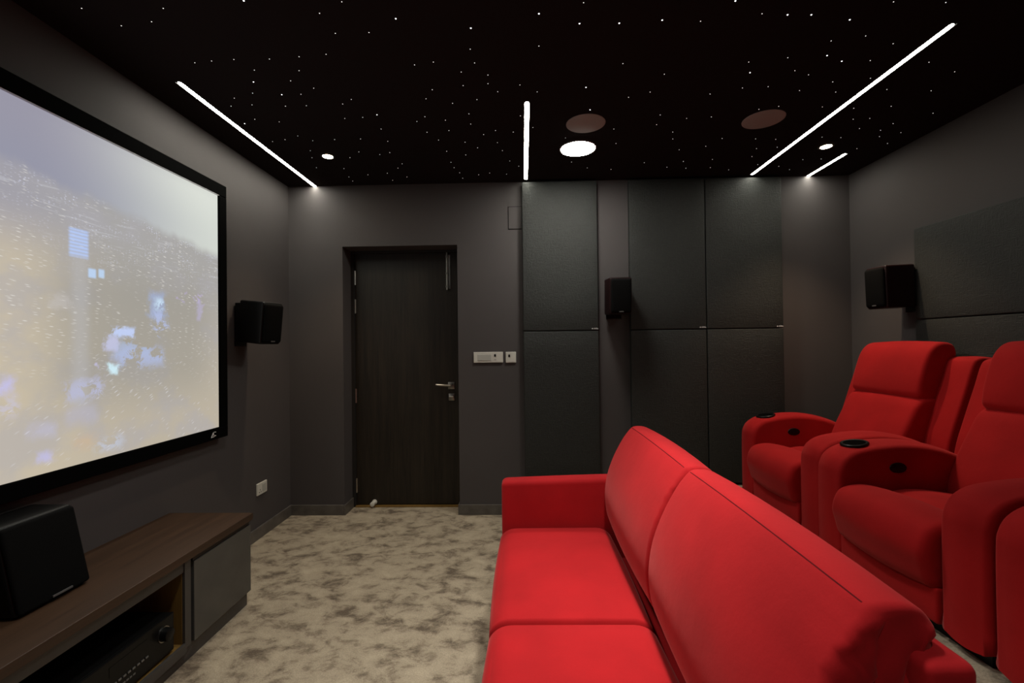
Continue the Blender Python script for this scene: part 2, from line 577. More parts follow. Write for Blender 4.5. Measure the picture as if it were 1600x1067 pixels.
bm_box(bm, DX0, DX1, YB, YB + 0.26, DZ, ZC)
struct('wall_back', bm, M['wall'], 'dark grey painted wall with the door recess', 'wall')
o = struct('floor_riser', box(1.12, XR, YF, YB, 0, RISER, 0.012), M['carpet'], 'raised carpeted platform under the red recliners', 'platform')

# ------------------------------------------------------------------ door in its recess
door = bpy.data.objects.new('door_1', None); COL.objects.link(door); door.location = (-0.98, 3.80, 0)
door['kind'] = 'structure'; door['label'] = 'dark wood veneer door set back in the far wall'; door['category'] = 'door'
obj('door_leaf', box(DX0 + 0.024, DX1 - 0.026, 3.80, 3.84, 0.012, DZ - 0.022, 0.002), M['door_wood'], door)
bm = box(DX0 + 0.0005, DX0 + 0.024, 3.77, 3.858, 0.0, DZ - 0.0005)
bm_box(bm, DX1 - 0.024, DX1 - 0.0005, 3.77, 3.858, 0.0, DZ - 0.0005)
bm_box(bm, DX0 + 0.024, DX1 - 0.024, 3.77, 3.858, DZ - 0.022, DZ - 0.0005)
obj('door_frame', bm, M['jamb'], door)
obj('threshold', box(DX0 + 0.024, DX1 - 0.024, 3.765, 3.80, 0, 0.009), M['inner_wood'], door)['label'] = 'thin light strip under the door'
for z in (1.916, 1.676, 0.924, 0.174):
    bm = bm_cyl(bmesh.new(), (DX0 + 0.027, 3.793, z), (0, 0, 1), 0.006, 0.118, 12)
    bm_box(bm, DX0 + 0.024, DX0 + 0.033, 3.797, 3.801, z - 0.056, z + 0.056)
    obj('hinge', bm, M['steel'], door, True)
bm = box(-0.634, -0.578, 3.792, 3.80, 0.972, 1.032, 0.003)
bm_cyl(bm, (-0.606, 3.775, 1.008), (0, 1, 0), 0.011, 0.036, 16)
h_ = obj('door_handle', bm, M['dark_steel'], door, True)
h_['label'] = 'dull steel lever handle'
bm_ = bm_tube(bmesh.new(), [(-0.606, 3.757, 1.006), (-0.65, 3.755, 1.008), (-0.705, 3.756, 1.011), (-0.728, 3.764, 1.012)], 0.009, 12)
obj('lever', bm_, M['steel'], h_, True)
bm = box(-0.630, -0.580, 3.793, 3.80, 0.878, 0.936, 0.003)
k_ = obj('lock_plate', bm, M['dark_steel'], door, True)
obj('thumb_turn', box(-0.625, -0.585, 3.778, 3.793, 0.905, 0.917, 0.003), M['steel'], k_, True)
bm = box(-0.642, -0.604, 3.7945, 3.80, 1.812, 2.098, 0.0015)
bo = obj('tower_bolt', bm, M['dark_steel'], door)
bo['label'] = 'vertical steel tower bolt'
bm = bm_cyl(bmesh.new(), (-0.630, 3.786, 1.962), (0, 0, 1), 0.007, 0.32, 14)
bm_cyl(bm, (-0.630, 3.778, 1.845), (0, 1, 0), 0.005, 0.022, 12)
obj('rod', bm, M['steel'], bo, True)
for z in (1.83, 1.94, 2.08):
    obj('keeper', box(-0.641, -0.618, 3.777, 3.7945, z - 0.008, z + 0.008, 0.002), M['dark_steel'], bo)
bm = bm_lathe(bmesh.new(), [(0, 0), (0.021, 0), (0.021, 0.012), (0.014, 0.016), (0.014, 0.05), (0.019, 0.052), (0.019, 0.066), (0.012, 0.07), (0, 0.07)], (-1.262, 3.80, 0.034), (0, -1, 0), 24)
o = obj('door_stop', bm, M['white_plastic'], door, True); o['label'] = 'small white door stop near the floor'

# ------------------------------------------------------------------ baseboards
def skirting(name, bm, label):
    struct(name, bm, M['base_tile'], label, 'baseboard')


skirting('baseboard_left', box(XL, XL + 0.014, 2.366, YB - 0.0145, 0, 0.082, 0.003), 'grey skirting along the screen wall')
bm = box(XL, DX0, YB - 0.014, YB, 0, 0.082, 0.003)
bm_box(bm, DX0, DX0 + 0.012, YB - 0.014, 3.77, 0, 0.082, 0.003)
skirting('baseboard_back', bm, 'grey skirting left of the door, turning into its recess')
bm = box(DX1, 1.118, YB - 0.014, YB, 0, 0.082, 0.003)
bm_box(bm, DX1 - 0.012, DX1, YB - 0.014, 3.77, 0, 0.082, 0.003)
skirting('baseboard_door', bm, 'grey skirting right of the door')

# ------------------------------------------------------------------ acoustic panels
def acoustic_panel(x0, x1, z0, z1, label, logo, y=(3.555, 3.5985)):
    t = thing('acoustic_panel', ((x0 + x1) / 2, 3.5985, z0), label, 'acoustic panel', 'fabric acoustic panels on the far wall')
    obj('panel_frame', box(x0 + 0.006, x1 - 0.006, 3.588, 3.5985, z0 + 0.006, z1 - 0.006), M['black_plastic'], t)
    obj('fabric_face', soft((x1 - x0, 0.050, z1 - z0), (0.006, 0.006, 0.006), (0, 0.002, 0), 6, 3,
                            lambda a, b, c: (a + (x0 + x1) / 2, b + 3.5660, c + (z0 + z1) / 2)), M['panel'], t, True, angle=60)
    if logo:
        bm = box(x1 - 0.052, x1 - 0.043, 3.5378, 3.5410, z0 + 0.007, z0 + 0.016)
        for k, (w, hh) in enumerate(((0.004, 0.009), (0.003, 0.012), (0.004, 0.009), (0.003, 0.011), (0.006, 0.007))):
            xx = x1 - 0.036 + k * 0.0065
            bm_box(bm, xx, xx + w, 3.5378, 3.5410, z0 + 0.007, z0 + 0.007 + hh)
        o = obj('maker_tag', bm, M['silver_mark'], t); o['label'] = 'tiny white mark in the corner'


ZT, ZS = 2.604, 1.44
for x0, x1, pos in ((0.002, 0.584, 'the column next to the light switches'), (0.832, 1.412, 'the column right of the wall speaker'), (1.418, 1.997, 'the column nearest the right corner')):
    acoustic_panel(x0, x1, ZS + 0.003, ZT, 'upper dark grey fabric acoustic panel in ' + pos, True)
    acoustic_panel(x0, x1, 0.256 if x0 > 1.0 or x0 > 0.7 else 0.25, ZS - 0.003, 'lower dark grey fabric acoustic panel in ' + pos, False)


def side_panel(z0, z1, label):
    y0, y1 = 1.76, 2.971
    t = thing('acoustic_panel', (XR - 0.0015, (y0 + y1) / 2, z0), label, 'acoustic panel', 'fabric acoustic panels behind the recliners')
    obj('panel_frame', box(XR - 0.012, XR - 0.0015, y0 + 0.006, y1 - 0.006, z0 + 0.006, z1 - 0.006), M['black_plastic'], t)
    obj('fabric_face', soft((0.038, y1 - y0, z1 - z0), 0.006, (0.002, 0, 0), 6, 3,
                            lambda a, b, c: (a + XR - 0.0275, b + (y0 + y1) / 2, c + (z0 + z1) / 2)), M['panel'], t, True, angle=60)


side_panel(1.467, 2.045, 'upper wide dark acoustic panel on the wall behind the recliners')
side_panel(0.87, 1.461, 'lower wide dark acoustic panel on the wall behind the recliners')

# access hatch beside the panel column
t = thing('access_hatch', (-0.055, YB, 2.25), 'wall coloured access hatch outlined above left of the light switches', 'hatch')
obj('hatch_frame', box(-0.110, -0.001, 3.5975, 3.5995, 2.250, 2.432), M['black_matt'], t)
obj('hatch_lid', box(-0.105, -0.002, 3.5955, 3.5975, 2.255, 2.428), M['wall'], t)

# ------------------------------------------------------------------ switches and socket
t = thing('switch_plate', (-0.278, YB, 1.2), 'wide white switch plate right of the door', 'light switch')
obj('plate', box(-0.394, -0.162, 3.588, 3.5995, 1.198, 1.282, 0.003), M['white_plastic'], t)
obj('rocker_row', box(-0.363, -0.255, 3.585, 3.5885, 1.214, 1.262, 0.0015), M['grey_plastic'], t)
obj('indicator', box(-0.232, -0.217, 3.5855, 3.5885, 1.244, 1.264), M['black_plastic'], t)
obj('button', box(-0.2325, -0.2165, 3.5855, 3.5885, 1.219, 1.227), M['grey_plastic'], t)
t = thing('switch_plate', (-0.1, YB, 1.2), 'small square white switch plate beside the acoustic panel', 'light switch')
obj('plate', box(-0.141, -0.059, 3.588, 3.5995, 1.196, 1.281, 0.003), M['white_plastic'], t)
obj('indicator', box(-0.120, -0.106, 3.5855, 3.5885, 1.240, 1.260), M['black_plastic'], t)
t = thing('wall_socket', (XL, 3.192, 0.3), 'white wall socket low on the screen wall', 'socket')
obj('plate', box(XL + 0.0005, XL + 0.012, 3.132, 3.252, 0.303, 0.385, 0.003), M['white_plastic'], t)
obj('rocker', box(XL + 0.012, XL + 0.015, 3.19, 3.235, 0.318, 0.37, 0.001), M['grey_plastic'], t)
bm = bmesh.new()
for y, z in ((3.155, 0.322), (3.165, 0.338), (3.175, 0.322)):
    bm_cyl(bm, (XL + 0.0122, y, z), (1, 0, 0), 0.004, 0.001, 10)
obj('pin_holes', bm, M['black_plastic'], t)

# ------------------------------------------------------------------ projection screen
SY1, SY0 = 2.686, 0.26
SZ0, SZ1 = 0.865, 2.256
SCREEN_PATCHES = [
    # y0, y1 (from the right edge, negative), z0, z1 (from the lower edge), softness, colour, strength, kind
]


def at_screen(x, y):
    d = CF * FPX + CR * (x - 800) + CU * (533.5 - y)
    t = (XL + 0.045) / d.x
    return d.y * t - SY1, EYE + d.z * t - SZ0


def patch(x0, y0, x1, y1, e, c, k, kind=0):
    a, b = at_screen(x0, (y0 + y1) / 2), at_screen(x1, (y0 + y1) / 2)
    t_, bt = at_screen((x0 + x1) / 2, y0), at_screen((x0 + x1) / 2, y1)
    SCREEN_PATCHES.append((a[0], b[0], bt[1], t_[1], e, c, k, kind))


patch(108, 358, 138, 402, 0.008, (178, 200, 246), 0.95, 1)
patch(113, 400, 138, 640, 0.03, (182, 182, 186), 0.4, 3)
patch(138, 420, 150, 434, 0.006, (184, 208, 240), 0.95, 3)
patch(154, 421, 163, 434, 0.006, (184, 208, 236), 0.95, 3)
patch(231, 456, 260, 498, 0.02, (158, 170, 200), 0.85)
patch(240, 466, 258, 482, 0.02, (200, 224, 244), 0.9, 2)
patch(236, 486, 258, 524, 0.02, (176, 188, 226), 0.8, 2)
patch(276, 456, 318, 474, 0.012, (186, 172, 214), 0.8, 2)
patch(308, 470, 316, 500, 0.012, (180, 172, 204), 0.6)
patch(164, 512, 212, 526, 0.012, (192, 208, 248), 0.9, 2)
patch(166, 526, 186, 548, 0.012, (196, 200, 236), 0.75)
patch(186, 532, 236, 556, 0.02, (168, 182, 210), 0.7, 2)
patch(180, 544, 256, 572, 0.03, (172, 184, 220), 0.8, 2)
patch(130, 558, 162, 576, 0.02, (194, 190, 226), 0.75, 2)
patch(169, 569, 184, 582, 0.012, (206, 236, 246), 0.95)
patch(0, 592, 20, 616, 0.025, (192, 190, 240), 0.85)
patch(0, 622, 22, 652, 0.03, (196, 194, 222), 0.6, 2)
patch(108, 594, 164, 622, 0.025, (182, 186, 220), 0.7, 2)
patch(46, 662, 86, 682, 0.025, (186, 184, 206), 0.6)
patch(106, 634, 150, 662, 0.03, (180, 178, 196), 0.5)
patch(120, 682, 150, 698, 0.03, (200, 176, 146), 0.8)
patch(152, 684, 190, 702, 0.025, (188, 194, 210), 0.8, 2)
patch(60, 708, 82, 720, 0.02, (190, 188, 232), 0.85)
patch(76, 460, 112, 482, 0.015, (192, 188, 188), 0.45)

t = thing('projection_screen', (XL, (SY0 + SY1) / 2, SZ0), 'large black framed projection screen showing a city at night', 'projection screen')
o = obj('screen_surface', box(XL + 0.035, XL + 0.045, SY0, SY1, SZ0, SZ1), screen_material(), t)
# keep the picture's own coordinates at its lower right corner
for v in o.data.vertices:
    v.co -= Vector((XL, SY1, SZ0)) - root_loc(t)
o.location = Vector((XL, SY1, SZ0)) - root_loc(t)
B = 0.066
FX0, FX1 = XL + 0.002, XL + 0.058


def frame_bar(y0, y1, z0, z1):
    return box(FX0, FX1, y0, y1, z0, z1, 0.004)


obj('frame_bar', frame_bar(SY0 - B, SY1 + B, SZ1, SZ1 + B + 0.006), M['black_matt'], t)
obj('screen_lit_underside', box(XL + 0.045, FX1 - 0.001, SY0, SY1, SZ1 - 0.002, SZ1 - 0.0002), M['lit_underside'], t)  # strip added with the screen's light on the top bar put into its colour
lo = obj('frame_bar', frame_bar(SY0 - B, SY1 + B, SZ0 - B, SZ0), M['black_matt'], t)
obj('frame_bar', frame_bar(SY1, SY1 + B, SZ0, SZ1), M['black_matt'], t)
obj('frame_bar', frame_bar(SY0 - B, SY0, SZ0, SZ1), M['black_matt'], t)
bm = bmesh.new()
lx = FX1 + 0.0005
for (y0, z0, y1, z1) in ((2.600, 0.815, 2.618, 0.843), (2.606, 0.818, 2.624, 0.818), (2.612, 0.830, 2.622, 0.830), (2.622, 0.845, 2.640, 0.843), (2.626, 0.822, 2.640, 0.822), (2.618, 0.843, 2.624, 0.820)):
    bm_tube(bm, [(lx, y0, z0), (lx, y1, z1)], 0.0022, 6)
o = obj('maker_mark', bm, M['silver_mark'], lo); o['label'] = 'small white mark on the lower frame'

# ------------------------------------------------------------------ wall speakers
def speaker(loc, facing, pitch, label, side_mat):
    """built facing +x from a bracket plate at x=0, then turned; loc = point on the wall"""
    g = 'bookshelf speakers on the walls'
    t = thing('wall_speaker', loc, label, 'speaker', g)
    W, H, D, gap = 0.165, 0.272, 0.19, 0.058
    tilt = Matrix.Rotation(pitch, 4, 'Y')
    turn = Matrix.Translation(Vector(loc)) @ Matrix.Rotation(facing[1], 4, 'Z')
    swing = Matrix.Translation(Vector((0.06, 0, 0))) @ Matrix.Rotation(facing[0], 4, 'Z') @ tilt @ Matrix.Translation(Vector((gap - 0.06, 0, 0)))
    bm = soft((D, W, H), (0.012, 0.012, 0.012), (0, 0, 0), 3, 3, lambda a, b, c: (a + D / 2, b, c))
    cab = obj('cabinet', move(move(bm, swing), turn), side_mat, t, True, angle=60)
    bm = soft((0.022, W - 0.014, H - 0.02), (0.016, 0.02, 0.02), (0.003, 0, 0), 3, 4, lambda a, b, c: (a + D + 0.008, b, c))
    obj('grille', move(move(bm, swing), turn), M['black_cloth'], t, True, angle=60)
    bm = box(D + 0.017, D + 0.0205, -0.016, 0.016, -H / 2 + 0.017, -H / 2 + 0.024, 0.001)
    obj('badge', move(move(bm, swing), turn), M['badge'], t)
    bm = box(0.0008, 0.010, -0.06, 0.06, -0.165, 0.10, 0.003)
    bk = obj('wall_bracket', move(bm, turn), M['black_plastic'], t)
    bm = box(0.010, gap + 0.006, -0.066, 0.066, -0.128, 0.118, 0.004)
    obj('bracket_arm', move(bm, turn), M['black_plastic'], bk)
    bm = bm_cyl(bmesh.new(), (0.035, 0, -0.075), (0, 1, 0), 0.012, 0.092, 16)
    obj('tilt_knob', move(bm, turn), M['black_plastic'], bk, True)
    return t


speaker((XL, 2.965, 1.512), (math.radians(-14), 0), math.radians(6), 'black bookshelf speaker on the wall right of the projection screen', M['black_plastic'])
speaker((XR, 3.03, 1.684), (math.radians(2), PI), math.radians(2), 'dark cherry sided speaker on the wall behind the far recliner', M['cherry'])
speaker((0.712, YB, 1.695), (math.radians(2), -PI / 2), math.radians(3), 'black bookshelf speaker between acoustic panels on the far wall', M['cherry'])

# ------------------------------------------------------------------ media cabinet
CX, CY0, CY1, CT = -1.436, 0.45, 2.35, 0.472
t = thing('media_cabinet', ((XL + CX) / 2, 1.4, 0), 'low dark wood media cabinet under the projection screen', 'cabinet')
obj('cabinet_top', box(XL + 0.001, CX + 0.010, CY0, CY1 + 0.008, CT - 0.034, CT, 0.002), M['top_wood'], t)
obj('front_rail', box(CX - 0.035, CX - 0.012, CY0 + 0.02, 1.925, 0.388, CT - 0.034), M['grey_edge'], t)
bm = box(XL + 0.001, CX - 0.012, CY1 - 0.02, CY1, 0.065, CT - 0.034)
bm_box(bm, XL + 0.001, CX - 0.012, CY0, CY0 + 0.02, 0.065, CT - 0.034)
bm_box(bm, XL + 0.001, XL + 0.012, CY0 + 0.02, CY1 - 0.02, 0.065, CT - 0.034)
obj('carcass', bm, M['grey_edge'], t)
bm = box(XL + 0.012, CX - 0.02, 1.897, 1.90, 0.085, 0.436)
obj('side_lining', bm, M['inner_wood'], t)
obj('divider', box(XL + 0.012, CX - 0.008, 1.90, 1.935, 0.065, CT - 0.034), M['grey_edge'], t)
obj('bottom_board', box(XL + 0.012, CX - 0.016, CY0 + 0.02, 1.90, 0.065, 0.085), M['inner_wood'], t)
obj('bottom_edge', box(CX - 0.016, CX - 0.002, CY0 + 0.02, 1.90, 0.05, 0.088), M['grey_edge'], t)
obj('plinth', box(XL + 0.02, CX - 0.018, CY0, CY1 - 0.004, 0.0, 0.065), M['grey_edge'], t)
dr = obj('cabinet_door', box(CX - 0.02, CX, 1.944, CY1 + 0.002, 0.072, 0.414, 0.002), M['grey_gloss'], t)
obj('finger_groove', box(CX - 0.018, CX - 0.006, 1.944, CY1, 0.416, 0.436), M['dark_wood_edge'], t)

# receiver in the open bay
t = thing('receiver', (-1.65, 1.63, 0.085), 'black amplifier receiver with round knobs in the cabinet bay', 'receiver')
RX = -1.456
obj('case', box(-1.82, RX - 0.012, 1.417, 1.853, 0.098, 0.248, 0.003), M['black_plastic'], t)
fp = obj('front_panel', box(RX - 0.012, RX, 1.415, 1.855, 0.096, 0.250, 0.004), M['black_plastic'], t)
for y in (1.800, 1.470):
    bm = bm_lathe(bmesh.new(), [(0, 0.03), (0.020, 0.03), (0.024, 0.027), (0.026, 0.0), (0, 0)], (RX, y, 0.19), (1, 0, 0), 32)
    k = obj('knob', bm, M['black_plastic'], fp, True)
    bm = bm_lathe(bmesh.new(), [(0.0265, 0.0), (0.030, 0.0), (0.030, 0.003), (0.0265, 0.003)], (RX, y, 0.19), (1, 0, 0), 32)
    obj('ring', bm, M['dark_steel'], k, True)
obj('display', box(RX, RX + 0.001, 1.56, 1.72, 0.187, 0.222), M['black_plastic'], fp)
bm = bmesh.new()
for i in range(9):
    bm_box(bm, RX, RX + 0.003, 1.555 + i * 0.0195, 1.567 + i * 0.0195, 0.152, 0.158)
obj('button_row', bm, M['badge'], fp)
bm = bmesh.new()
for i in range(5):
    bm_box(bm, RX, RX + 0.001, 1.60 + i * 0.014, 1.61 + i * 0.014, 0.128, 0.134)
obj('lettering', bm, M['badge'], fp)
for x in (-1.79, -1.50):
    for y in (1.45, 1.82):
        obj('foot', bm_cyl(bmesh.new(), (x, y, 0.0917), (0, 0, 1), 0.018, 0.0125, 16), M['black_plastic'], t)

# tilted speaker box standing on the cabinet
t = thing('centre_speaker', (-1.74, 1.54, CT), 'black tilted speaker box standing on the cabinet', 'speaker')
bm = soft((0.155, 0.252, 0.285), (0.012, 0.014, 0.012), (0, 0, 0), 3, 3, lambda a, b, c: (a - 1.7335 - 0.066 * (c / 0.285) - 0.004, b + 1.540, c + 0.004 + CT + 0.1425))
obj('cabinet', bm, M['black_plastic'], t, True, angle=60)
bm = soft((0.018, 0.240, 0.274), (0.008, 0.012, 0.010), (0.002, 0, 0), 3, 3, lambda a, b, c: (a - 1.655 - 0.066 * (c / 0.285) - 0.001, b + 1.540, c + 0.004 + CT + 0.1425))
obj('grille', bm, M['black_cloth'], t, True, angle=60)
obj('badge', box(-1.616, -1.612, 1.520, 1.588, CT + 0.018, CT + 0.024), M['badge'], t)
obj('foot', box(-1.79, -1.635, 1.435, 1.645, CT, CT + 0.008), M['black_plastic'], t)

# ------------------------------------------------------------------ lights in the ceiling
def led_strip(x, y0, y1, label, level):
    t = thing('led_strip', (x, (y0 + y1) / 2, ZC), label, 'ceiling light', 'linear lights in the ceiling')
    w = 0.013
    bm = bmesh.new(); rings = []
    n = 10
    for (y, s) in ((y0, 0.0), (y0 + 0.012, 0.8), (y0 + 0.03, 1.0), (y1 - 0.03 if y1 < 3.55 else y1 - 0.004, 1.0), (y1 - 0.0005, 0.9)):
        rings.append([bm.verts.new((x + w * max(s, 0.05) * math.cos(PI + PI * i / n), y, ZC - 0.0006 + 0.0028 * max(s, 0.05) * math.sin(PI + PI * i / n))) for i in range(n + 1)])
    for A, Bq in zip(rings, rings[1:]):
        for i in range(n):
            bm.faces.new((A[i], A[i + 1], Bq[i + 1], Bq[i]))
        bm.faces.new((A[n], A[0], Bq[0], Bq[n]))
    bm.faces.new(list(reversed(rings[0]))); bm.faces.new(rings[-1])
    obj('diffuser', bm, emit('led_strip_glow', (1.0, 0.985, 0.86), level), t, True, angle=70)
    bm = box(x - w - 0.003, x - w, y0 - 0.003, y1 - 0.0005, ZC - 0.003, ZC - 0.0003)
    bm_box(bm, x + w, x + w + 0.003, y0 - 0.003, y1 - 0.0005, ZC - 0.003, ZC - 0.0003)
    bm_box(bm, x - w, x + w, y0 - 0.003, y0, ZC - 0.003, ZC - 0.0003)
    obj('channel', bm, M['trim_black'], t)


led_strip(-1.655, 2.150, 3.598, 'white linear ceiling light running to the left of the door', LEVEL['left'])
led_strip(0.035, 2.408, 3.540, 'white linear ceiling light ending at the first acoustic panel', LEVEL['mid'])
led_strip(1.776, 1.894, 3.540, 'longest white linear ceiling light, above the recliners', LEVEL['right'])
led_strip(2.237, 3.181, 3.598, 'shortest white linear ceiling light near the right corner', LEVEL['short'])


def round_lamp(x, y, label, mat, power=0.0, spread=100):
    t = thing('round_ceiling_lamp', (x, y, ZC), label, 'ceiling light')
    bm = bm_lathe(bmesh.new(), [(0.1135, 0), (0.120, 0), (0.120, -0.003), (0.1135, -0.0035)], (x, y, ZC - 0.0004))
    obj('rim', bm, M['shell'], t, True)
    bm = bm_lathe(bmesh.new(), [(0, -0.001), (0.1135, -0.001), (0.1135, -0.0035), (0.07, -0.0065), (0, -0.0075)], (x, y, ZC - 0.0004))
    obj('diffuser', bm, mat, t, True)
    if power:
        ld = bpy.data.lights.new('added_lamp_beam', 'AREA'); ld.shape = 'DISK'; ld.size = 0.19; ld.energy = power; ld.color = (1.0, 0.97, 0.90)
        ld.spread = math.radians(spread)
        lo_ = bpy.data.objects.new('added_lamp_beam', ld); COL.objects.link(lo_); lo_.parent = t; lo_.location = (0, 0, -0.022)


round_lamp(0.376, 3.008, 'bright round ceiling lamp in front of the first acoustic panel', M['round_lamp'])
round_lamp(0.376, 1.46, 'unseen round ceiling lamp added to brighten the sofa', M['added_lamp'], LEVEL['sofa'], 64)  # added lamp, out of view, lifts the sofa's brightness
round_lamp(-0.62, 1.49, 'unseen round ceiling lamp added over the aisle to brighten the carpet', M['added_lamp'], LEVEL['aisle'], 112)  # added lamp, out of view, brightens the carpet
round_lamp(0.376, -0.09, 'unseen round ceiling lamp added to light the near end of the sofa', M['added_lamp'], LEVEL['rear'], 95)  # added lamp behind the view, lights the sofa's near end


def spot_lamp(x, y, label, power=14.0):
    t = thing('spot_downlight', (x, y, ZC), label, 'ceiling light', 'small warm downlights')
    bm = bm_lathe(bmesh.new(), [(0.034, -0.001), (0.048, -0.001), (0.048, -0.004), (0.042, -0.006), (0.034, -0.005)], (x, y, ZC))
    obj('rim', bm, M['trim_black'], t, True)
    bm = bm_lathe(bmesh.new(), [(0, -0.001), (0.034, -0.001), (0.034, -0.005), (0, -0.008)], (x, y, ZC))
    obj('bulb', bm, M['spot_lamp'], t, True)
    ld = bpy.data.lights.new('spot_beam', 'SPOT'); ld.energy = power; ld.color = (1.0, 0.74, 0.50)
    ld.spot_size = math.radians(84); ld.spot_blend = 0.75; ld.shadow_soft_size = 0.012
    lo_ = bpy.data.objects.new('spot_beam', ld); COL.objects.link(lo_); lo_.parent = t
    lo_.location = (0, 0, -0.012)


spot_lamp(-1.306, 3.034, 'small warm downlight near the screen wall', LEVEL['spot_left'])
spot_lamp(2.021, 3.056, 'small warm downlight between two linear lights near the right corner', LEVEL['spot_right'])


def ceiling_speaker(x, y, label):
    t = thing('ceiling_speaker', (x, y, ZC), label, 'ceiling speaker', 'round ceiling speakers')
    bm = bm_lathe(bmesh.new(), [(0, -0.0045), (0.104, -0.004), (0.1095, -0.003), (0.1095, -0.0004), (0, -0.0004)], (x, y, ZC), seg=64)
    obj('grille', bm, M['grille'], t, True)
    bm = bm_lathe(bmesh.new(), [(0.1095, -0.0004), (0.114, -0.0004), (0.1135, -0.003), (0.1095, -0.0035)], (x, y, ZC), seg=64)
    obj('rim', bm, M['grille'], t, True)


ceiling_speaker(0.381, 2.668, 'flat round brownish ceiling speaker above the round lamp')
ceiling_speaker(1.410, 2.670, 'flat round brownish ceiling speaker left of the longest linear light')

# ------------------------------------------------------------------ star sky
S1 = [(378,38),(562,119),(702,100),(756,38),(1129,3),(1480,61),(1553,154),(902,290),(980,282),(1083,275),(1248,273),(1385,262),(1510,251),(1178,324),(1174,379),(1170,431),(1385,327),(1346,374),(1453,408),(1305,438),(1394,436),(1419,489),(1322,491),(1085,454),(1070,491),(1167,485),(1180,552),(1293,564),(1133,572),(1379,629),(1320,646),(1262,655),(1448,651),(1550,646),(1437,697),(1445,730),(1465,776)]
S2 = [(3,8),(253,86),(129,150),(601,130),(598,227),(618,291),(427,287),(340,300),(556,333),(680,347),(680,387),(565,396),(422,415),(393,457),(725,424),(629,461),(516,478),(828,393),(908,425),(47,460),(7,481),(17,548),(100,543),(166,531),(388,540),(351,562),(483,556),(592,527),(600,574),(398,612),(499,604),(185,597),(451,648),(660,623),(715,604),(797,611),(574,658),(632,684),(724,660),(90,643),(216,654),(82,703),(179,715),(225,706),(41,730),(489,700),(577,717),(747,697),(509,751),(523,776),(549,800),(563,825),(283,758),(263,778),(214,802),(239,834),(305,819),(124,809),(36,819),(54,838),(13,780),(637,809),(688,801),(766,806),(781,745),(823,769),(830,536),(888,590),(916,63),(1104,109),(1123,12),(1288,107),(1487,93),(916,213),(1305,294),(1497,343),(1134,404),(1431,426),(1331,450),(1153,508),(1478,532),(1461,577),(1263,597),(1536,611),(1536,643),(1273,664),(1566,693),(1039,638),(1067,750),(1140,777),(1250,784),(1404,753),(1509,774)]
S3 = [(246,4),(370,63),(488,68),(598,68),(776,91),(85,98),(690,189),(850,166),(977,202),(1221,11),(979,8),(671,257),(739,283),(871,280),(489,267),(308,287),(314,336),(522,327),(585,346),(1143,288),(1262,332),(697,379),(711,426),(948,414),(1153,420),(398,401),(279,407),(129,435),(543,419),(447,492),(649,495),(795,501),(968,492),(792,552),(869,548),(1162,524),(977,572),(821,595),(919,603),(914,632),(1013,614),(951,664),(135,541),(20,548),(355,506),(185,641),(340,643),(433,645),(648,635),(735,637),(109,677),(344,688),(440,682),(323,725),(140,738),(809,688),(559,739),(644,736),(5,747),(17,779),(130,776),(215,786),(350,762),(447,770),(497,785),(872,362)]
BR = {(2,916,63),(2,1104,109),(2,166,531),(2,1134,404),(2,253,86),(2,601,130),(2,1288,107),(2,1487,93),(2,1153,508),(3,671,257),(3,739,283),(3,598,68),(3,488,68),(3,314,336),(3,776,91),(3,246,4),(1,1305,438),(1,1129,3),(1,1174,379),(1,1133,572)}


def star_mesh(name, r, mat):
    bm = bm_lathe(bmesh.new(), [(0, -0.7 * r), (0.6 * r, -0.55 * r), (r, 0.0), (0, 0.0)], (0, 0, 0), seg=10)
    bmesh.ops.recalc_face_normals(bm, faces=bm.faces)
    me = bpy.data.meshes.new(name); bm.to_mesh(me); bm.free(); me.materials.append(mat)
    return me


me_s, me_b = star_mesh('star_point', 0.0021, M['star']), star_mesh('bright_star_point', 0.0032, M['star_bright'])
for grp, (lst, x0, sc) in enumerate(((S1, 0, 2.964), (S2, 533, 2.964), (S3, 1066, 2.965)), 1):
    for (a, b) in lst:
        x, y = on_ceiling(x0 + a / sc, b / sc)
        if y > 3.54:
            continue
        bright = (grp, a, b) in BR
        o = bpy.data.objects.new('bright_star_light' if bright else 'star_light', me_b if bright else me_s)
        COL.objects.link(o); o.location = (x, y, ZC - 0.0003)
        if bright:
            tag(o, 'larger brighter white star point in the black ceiling', 'star light', 'bright fibre stars in the ceiling')
        else:
            tag(o, 'tiny faint white star point in the black ceiling', 'star light', 'faint fibre stars in the ceiling')

# ------------------------------------------------------------------ red sofa
t = thing('sofa', (0.26, 1.468, 0), 'red velvet two seat sofa facing the projection screen', 'sofa')
SR = M['sofa_red']
obj('base', soft((0.66, 1.535, 0.20), 0.02, (0, 0, 0), 3, 3, lambda a, b, c: (a + 0.27, b + 1.4675, c + 0.20)), SR, t, True)
for (y0, y1) in ((2.235, 2.337), (0.610, 0.700)):
    obj('armrest', soft((0.70, y1 - y0, 0.575), (0.03, 0.02, 0.022), (0, 0.003, 0.004), 6, 4,
                        lambda a, b, c: (a + 0.234, b + (y0 + y1) / 2, c + 0.3825 + 0.010 * (a / 0.35))), SR, t, True, angle=70)
obj('back_frame', soft((0.075, 1.645, 0.78), (0.018, 0.02, 0.016), (0, 0, 0), 6, 4,
                       lambda a, b, c: (a + 0.588 + 0.035 * c, b + 1.4795, c + 0.482)), SR, t, True, angle=70)
for (y0, y1) in ((0.703, 1.4665), (1.4685, 2.232)):
    def wseat(a, b, c, y0=y0, y1=y1):
        return (a + 0.145, b + (y0 + y1) / 2, c + 0.356 + 0.006 * a)
    obj('seat_cushion', soft((0.535, y1 - y0, 0.18), (0.075, 0.02, 0.06), (0.010, 0.0, 0.012), 10, 6, wseat), SR, t, True, angle=80)


